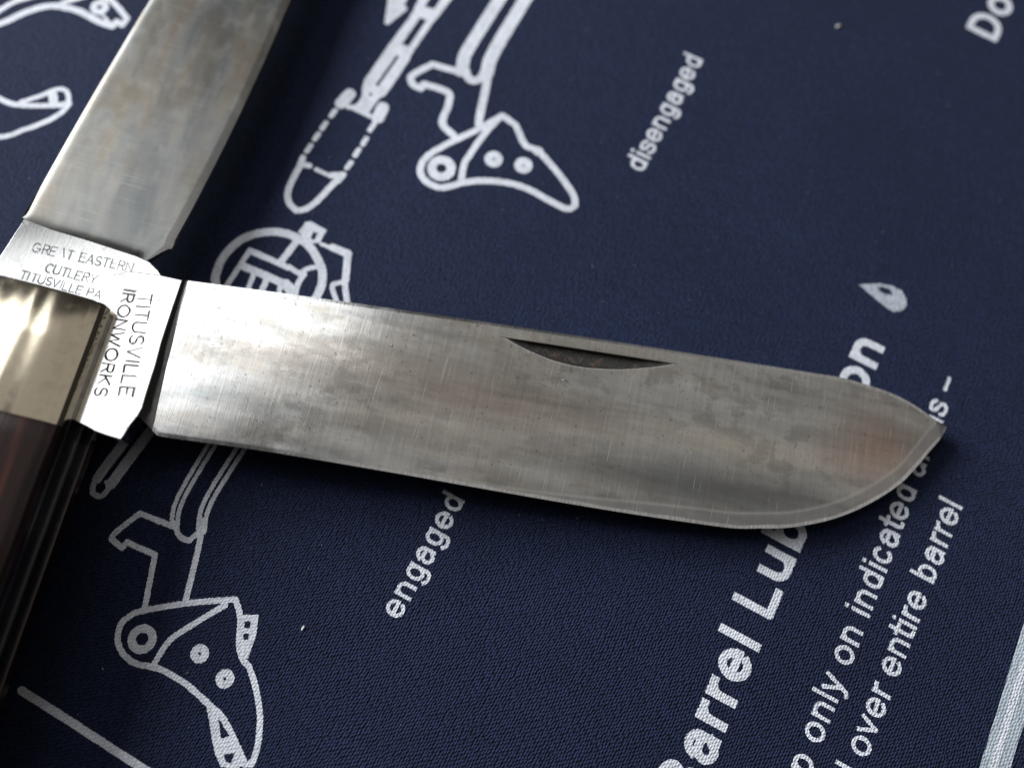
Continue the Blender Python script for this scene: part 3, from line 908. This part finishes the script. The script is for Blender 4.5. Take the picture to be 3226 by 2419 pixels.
    n, k = 60, 12
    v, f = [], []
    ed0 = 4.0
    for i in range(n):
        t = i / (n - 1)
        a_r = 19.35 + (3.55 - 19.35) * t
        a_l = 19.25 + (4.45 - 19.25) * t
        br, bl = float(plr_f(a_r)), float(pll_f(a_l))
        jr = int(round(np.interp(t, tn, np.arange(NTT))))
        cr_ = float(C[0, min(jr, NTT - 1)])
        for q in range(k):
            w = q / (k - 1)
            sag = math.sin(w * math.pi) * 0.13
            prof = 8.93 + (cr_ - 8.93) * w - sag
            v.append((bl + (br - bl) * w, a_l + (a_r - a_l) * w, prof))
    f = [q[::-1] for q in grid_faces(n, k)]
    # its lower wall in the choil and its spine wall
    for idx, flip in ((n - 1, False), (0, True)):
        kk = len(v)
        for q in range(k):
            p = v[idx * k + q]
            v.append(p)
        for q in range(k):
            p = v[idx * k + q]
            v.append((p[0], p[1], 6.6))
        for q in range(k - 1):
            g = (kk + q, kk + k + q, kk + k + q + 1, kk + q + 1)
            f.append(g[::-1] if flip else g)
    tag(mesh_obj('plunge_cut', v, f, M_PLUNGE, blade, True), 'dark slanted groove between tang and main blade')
    tg = plate('tang', B_TANG, 6.55, 8.95, M_TANG, blade, 0.10, 2)
    return blade, tg


main_blade, tang_b = build_main_blade()


# ---- second blade
def build_second_blade():
    sp = [tuple(p) for p in A_SPINE] + [(78.0, -6.4), (92.0, -3.9), (100.0, -1.0), (104.0, 3.0)]
    ed = [tuple(p) for p in A_EDGE] + [(75.0, 6.6), (90.0, 8.0), (98.0, 7.6), (102.5, 5.4), (104.0, 3.0)]
    sp_f = interp(smooth_line(sp, 5), 0, 1)
    e0 = [p for p in ed if p[0] > 23.7]
    ed_f = interp(smooth_line(e0, 5), 0, 1)
    pl = smooth_line([tuple(p) for p in A_PL], 4)
    pl_f = interp(pl, 1, 0)
    NS, NTT = 160, 60
    s = np.linspace(0, 1, NS)
    tn = np.concatenate((np.linspace(0, 0.03, 8)[:-1], np.linspace(0.03, 0.93, 34)[:-1], np.linspace(0.93, 1, 20)))
    NTT = len(tn)
    S, T = np.meshgrid(s, tn, indexing='ij')
    b_pl = -13.6 + (1.75 + 13.6) * T
    # heel corner: cut back towards the tip at the edge side
    u0 = pl_f(b_pl) + 2.2 * smooth01((T - 0.93) / 0.07)
    U = u0 + (104.0 - u0) * S
    Bs, Be = sp_f(U), ed_f(U)
    heel = np.clip((U - 21.4) / 2.6, 0, 1)
    Be = np.where(U < 24.2, np.interp(U, [21.0, 21.74, 22.99, 23.8, 24.6], [0.3, 0.65, 1.29, 1.87, 1.79]), Be)
    B = Bs + (Be - Bs) * T
    width = np.maximum(Be - Bs, 1e-3)
    dsp, ded = B - Bs, Be - B
    MID = 4.9
    half = 0.88 * (1 - 0.80 * np.clip(dsp / np.maximum(17, width), 0, 1)) + 0.05
    half += (1.13 - half) * (1 - smooth01((U - u0) / 0.75)) * (1 - smooth01((T - 0.84) / 0.06))
    half += 0.008 * np.sin(U * 0.25 + B * 0.6) * np.sin(B * 0.5 + 1.0)
    half -= 0.10 * np.clip(1 - dsp / 0.55, 0, 1)
    half -= 0.09 * np.clip(1 - ded / 0.9, 0, 1)
    half = np.maximum(half, 0.03)
    C = MID + half
    verts = [(float(B[i, j]), float(U[i, j]), float(C[i, j])) for i in range(NS) for j in range(NTT)]
    faces = [f for f in grid_faces(NS, NTT, 0, True)]
    k0 = len(verts)
    si = list(range(0, NS, 8)) + [NS - 1]
    tj = list(range(0, NTT, 5)) + [NTT - 1]
    for i in si:
        for j in tj:
            verts.append((float(B[i, j]), float(U[i, j]), float(MID - half[i, j])))
    faces += grid_faces(len(si), len(tj), k0)
    def wall(top, flip):
        k = len(verts)
        n = len(top)
        for p in top:
            verts.append(p)
        for p in top:
            verts.append((p[0], p[1], 2 * MID - p[2]))
        for i in range(n - 1):
            q = (k + i, k + i + 1, k + n + i + 1, k + n + i)
            faces.append(q[::-1] if flip else q)
    tp = lambda i, j: (float(B[i, j]), float(U[i, j]), float(C[i, j]))
    wall([tp(i, 0) for i in si], False)
    wall([tp(i, NTT - 1) for i in si], True)
    wall([tp(0, j) for j in range(NTT)], True)
    blade = mesh_obj('second_blade', verts, faces, M_BLADE_A, knife, True)
    try:
        blade.data.set_sharp_from_angle(angle=math.radians(40))
    except Exception:
        pass
    tag(blade, 'cleaner grey second blade pointing up out of the photo')
    tg = plate('tang', A_TANG, 3.75, 6.04, M_TANG, blade, 0.10, 2)
    return blade, tg


second_blade, tang_a = build_second_blade()

# ---- maker's stamps struck into the tangs
CAPS = {
    'A': (.62, [[(0, 0), (.31, 1), (.62, 0)], [(.12, .36), (.5, .36)]]), 'C': (.68, [arc(.36, .5, .34, .5, 45, 315, 12)]),
    'E': (.5, [[(.5, 1), (0, 1), (0, 0), (.5, 0)], [(0, .52), (.42, .52)]]), 'G': (.7, [arc(.36, .5, .35, .5, 50, 350, 12) + [(.42, .45)]]),
    'I': (.08, [[(.04, 0), (.04, 1)]]), 'K': (.56, [[(0, 0), (0, 1)], [(.54, 1), (0, .4)], [(.16, .56), (.56, 0)]]), 'L': (.46, [[(0, 1), (0, 0), (.46, 0)]]),
    'N': (.62, [[(0, 0), (0, 1), (.6, 0), (.6, 1)]]), 'O': (.78, [arc(.39, .5, .38, .5, 0, 360, 16)]), 'P': (.52, [[(0, 0), (0, 1), (.3, 1)] + arc(.3, .75, .22, .25, 90, -90, 8) + [(0, .5)]]),
    'R': (.56, [[(0, 0), (0, 1), (.3, 1)] + arc(.3, .75, .22, .25, 90, -90, 8) + [(0, .5)], [(.28, .5), (.56, 0)]]), 'S': (.52, [arc(.26, .75, .24, .25, 30, 270, 9) + arc(.26, .25, .25, .25, 90, -150, 9)]),
    'T': (.56, [[(0, 1), (.56, 1)], [(.28, 1), (.28, 0)]]), 'U': (.6, [[(0, 1)] + arc(.3, .3, .3, .3, 180, 360, 9) + [(.6, 1)]]), 'V': (.6, [[(0, 1), (.3, 0), (.6, 1)]]),
    'W': (.86, [[(0, 1), (.22, 0), (.43, .8), (.64, 0), (.86, 1)]]), 'Y': (.6, [[(0, 1), (.3, .5), (.6, 1)], [(.3, .5), (.3, 0)]]), ' ': (.3, [])}


def stamp(text, ref, c, parent, w=0.10, jitter=0.0, fade=0.0):
    s, e, u = [np.array(x) for x in ref]           # (a, b)
    gaps = 0.20
    total = sum(CAPS[ch_][0] for ch_ in text) + gaps * (len(text) - 1)
    du = (e - s)
    up_ = u - s
    d_hat = du / np.linalg.norm(du)
    up_ = up_ - d_hat * (up_ @ d_hat)
    k = np.linalg.norm(du) / total
    v, f = [], []
    x = 0.0
    for ch_ in text:
        cw, pls = CAPS[ch_]
        jx, jy = random.uniform(-jitter, jitter), random.uniform(-jitter, jitter)
        for pl in pls:
            pts = [s + d_hat * k * (x + px + jx) + up_ * (py + jy) for px, py in pl]
            for i in range(len(pts) - 1):
                p, q = pts[i], pts[i + 1]
                t = q - p
                L = np.linalg.norm(t)
                if L < 1e-6:
                    continue
                t = t / L
                wl_ = w * random.uniform(0.45, 1.15) * (1 - fade * x / total)
                wr_ = w * random.uniform(0.45, 1.15) * (1 - fade * x / total)
                if fade and random.random() < 0.06:
                    continue
                nn, n2 = np.array([-t[1], t[0]]) * wl_ / 2, np.array([-t[1], t[0]]) * wr_ / 2
                p, q = p - t * w * .3, q + t * w * .3
                kk = len(v)
                for r_ in (p + nn, q + n2, q - n2, p - nn):
                    v.append((float(r_[1]), float(r_[0]), c))
                f.append((kk, kk + 1, kk + 2, kk + 3))
        x += cw + gaps
    return mesh_obj('stamped_letters', v, f, M_ENGRAVE, parent)


M_ENGRAVE_PALE = plain('engraved_grey', (0.19, 0.19, 0.20), 0.5, 0.3)
for txt_, ref in (('GREAT EASTERN', ST1), ('CUTLERY', ST2), ('TITUSVILLE PA', ST3)):
    stamp(txt_, ref, 6.055, second_blade, 0.20, 0.05, 0.40).data.materials[0] = M_ENGRAVE_PALE
for ref, tx_ in ((ST4, 'TITUSVILLE'), (ST5, 'IRONWORKS')):
    sh = [[p[0] + 0.06, p[1] + 0.07] for p in ref]
    stamp(tx_, sh, 8.960, main_blade, 0.15, 0.02, 0.3).data.materials[0] = M_ENGRAVE_PALE
stamp('TITUSVILLE', ST4, 8.965, main_blade, 0.15, 0.03)
stamp('IRONWORKS', ST5, 8.965, main_blade, 0.14, 0.03)


# ---- handle
HW = 20.0
def profile(grow=0.0, top=True, wave=0.0):
    pts = [(0.0 + grow, 9.42)]
    R_ = 0.8
    for i in range(8):
        th = math.radians(78 * i / 7)
        pts.append((grow - R_ + R_ * math.cos(th), 10.35 + R_ * math.sin(th)))
    N = 70
    b_in = R_ - R_ * math.cos(math.radians(78))
    for i in range(1, N):
        b = -b_in - (HW - 2 * b_in) * i / N
        q = (b + HW / 2) / (HW / 2)
        c = 11.10 + 1.75 * (1 - abs(q) ** 2.1)
        c += wave * (math.sin(b * 1.9 + 0.5) + 0.6 * math.sin(b * 3.3 + 2.0)) * (1 - abs(q) ** 6)
        pts.append((b, c + grow))
    for i in range(8):
        th = math.radians(102 + 78 * i / 7)
        pts.append((-HW - grow + R_ + R_ * math.cos(th), 10.35 + R_ * math.sin(th)))
    pts.append((-HW - grow, 9.42))
    if not top:
        pts = [(b, 13.02 - c) for b, c in pts][::-1]
    return pts


def sweep(name, stations, prof, mat_, parent):
    """stations: list of (a, shrink); prof in (b, c)"""
    n = len(prof)
    v, f = [], []
    cb = -HW / 2
    cc = prof[0][1]
    for a, sh in stations:
        for b, c in prof:
            kb = 1 - sh / (HW / 2)
            v.append((cb + (b - cb) * kb, a, cc + (c - cc) * (1 - sh / 3.1)))
    for i in range(len(stations) - 1):
        for j in range(n):
            k = (j + 1) % n
            f.append((i * n + j, i * n + k, (i + 1) * n + k, (i + 1) * n + j))
    f.append(tuple(range(n)))
    f.append(tuple(range((len(stations) - 1) * n, len(stations) * n))[::-1])
    o = mesh_obj(name, v, f, mat_, parent, True)
    bm = bmesh.new()
    bm.from_mesh(o.data)
    bmesh.ops.recalc_face_normals(bm, faces=bm.faces)
    bm.to_mesh(o.data)
    bm.free()
    try:
        o.data.set_sharp_from_angle(angle=math.radians(38))
    except Exception:
        pass
    return o


AF, AB_ = 14.37, 1.75
for top in (True, False):
    pr = profile(0.0, top)
    sweep('bolster', [(AB_, 0.0), (AF - 5.0, 0.0), (AF - 0.30, 0.0), (AF - 0.12, 0.05), (AF, 0.22)], profile(0.0, top, 0.018), M_BOLSTER, knife)
    sweep('handle_scale', [(AB_ - 0.03, 0.04), (AB_ - 0.25, -0.02)] + [(AB_ - 2 - 3.0 * i, -0.02 + 0.05 * math.sin(i * 1.3)) for i in range(20)] + [(-60.0, 0.0)], pr, M_WOOD, knife)
    sweep('rear_bolster', [(-60.05, 0.0), (-68.0, 0.3), (-71.0, 1.6), (-72.5, 3.2)][::-1] if False else [(-60.05, 0.0), (-66.0, 0.1), (-70.0, 0.9), (-72.5, 2.6)], pr, M_BOLSTER, knife)


def slab(name, c0, c1, b0, b1, a0, a1, mat_, bev):
    return plate(name, [(a0, b0), (a1, b0), (a1, b1), (a0, b1)], c0, c1, mat_, knife, bev, 1)


for c0, c1 in ((3.22, 3.70), (6.08, 6.50), (8.98, 9.40)):
    slab('liner', c0, c1, -HW + 0.05, -0.03, -71.0, 13.6, M_LINER, 0.05)
slab('back_spring', 3.72, 6.06, -HW + 0.3, -0.22, -70.0, 1.0, M_SPRING, 0.05)
slab('back_spring', 6.52, 8.96, -HW + 0.3, -0.22, -70.0, 1.0, M_SPRING, 0.05)

# ------------------------------------------------------------------ stray lint
def lint(label, pts, r, parent_m=None):
    v, f = [], []
    n = 6
    for i, p in enumerate(pts):
        k = 0.35 + 0.65 * math.sin(math.pi * (i + 0.5) / len(pts))
        for j in range(n):
            th = 2 * math.pi * j / n
            v.append((p[0] + r * k * math.cos(th), p[1] - r * k * 0.9 * math.cos(th), p[2] + r * k * (0.9 + math.sin(th))))
    for i in range(len(pts) - 1):
        for j in range(n):
            k = (j + 1) % n
            f.append((i * n + j, i * n + k, (i + 1) * n + k, (i + 1) * n + j))
    f.append(tuple(range(n)))
    f.append(tuple(range(len(v) - n, len(v))))
    cx_, cy_, cz_ = pts[0]
    o = mesh_obj('lint_speck', [(a - cx_, b - cy_, c - cz_) for a, b, c in v], f, M_LINT, None, True)
    o.location = (cx_ * MM, cy_ * MM, cz_ * MM)
    if parent_m is not None:
        o.matrix_world = parent_m @ Matrix.Translation((cx_ * MM, cy_ * MM, cz_ * MM))
    return tag(o, label, 'lint', 'specks of lint')


x, y = SPECKS[0]
lint('white lint fleck on the mat, right of the lower pivot plate drawing', [(x - .12, y - .22, 0.0), (x, y, .03), (x + .15, y + .22, 0.0)], 0.11)
x, y = SPECKS[1]
lint('blurred pale lint tuft on the mat near the top edge', [(x - .30, y - .15, 0.0), (x - .1, y - .05, 0.01), (x + .1, y + .05, .01), (x + .3, y + .15, 0.0)], 0.15)
for (a_, b_), lab in zip(BSPECKS[:2], ('tiny pale lint speck on the main blade, left of the nail nick', 'tiny pale lint speck on the main blade, just under the nail nick')):
    c_ = 8.62 if b_ < 35 else 8.42
    lint(lab, [(b_ - .14, a_ + .05, c_), (b_, a_, c_ + .02), (b_ + .14, a_ + .02, c_)], 0.08, km)

# fine dust fibres scattered over the cloth, too many and small to count
v_, f_ = [], []
for i in range(150):
    x, y = random.uniform(-62, 72), random.uniform(-18, 80)
    L, th = random.uniform(0.08, 0.30), random.uniform(0, math.pi)
    w = random.uniform(0.008, 0.02)
    bend = random.uniform(-0.4, 0.4)
    k = len(v_)
    for j in range(4):
        q = j / 3 - 0.5
        a_ = th + bend * q
        px, py = x + L * q * math.cos(a_), y + L * q * math.sin(a_)
        for s_ in (-1, 1):
            v_.append((px - s_ * w * math.sin(a_), py + s_ * w * math.cos(a_), 0.055 + 0.03 * (0.25 - q * q) + (0.0 if s_ < 0 else w)))
        if j:
            f_.append((k + 2 * j - 2, k + 2 * j - 1, k + 2 * j + 1, k + 2 * j))
tag(mesh_obj('dust_fibres', v_, f_, M_LINT), 'fine pale dust fibres scattered over the navy cloth', 'dust', None, 'stuff')
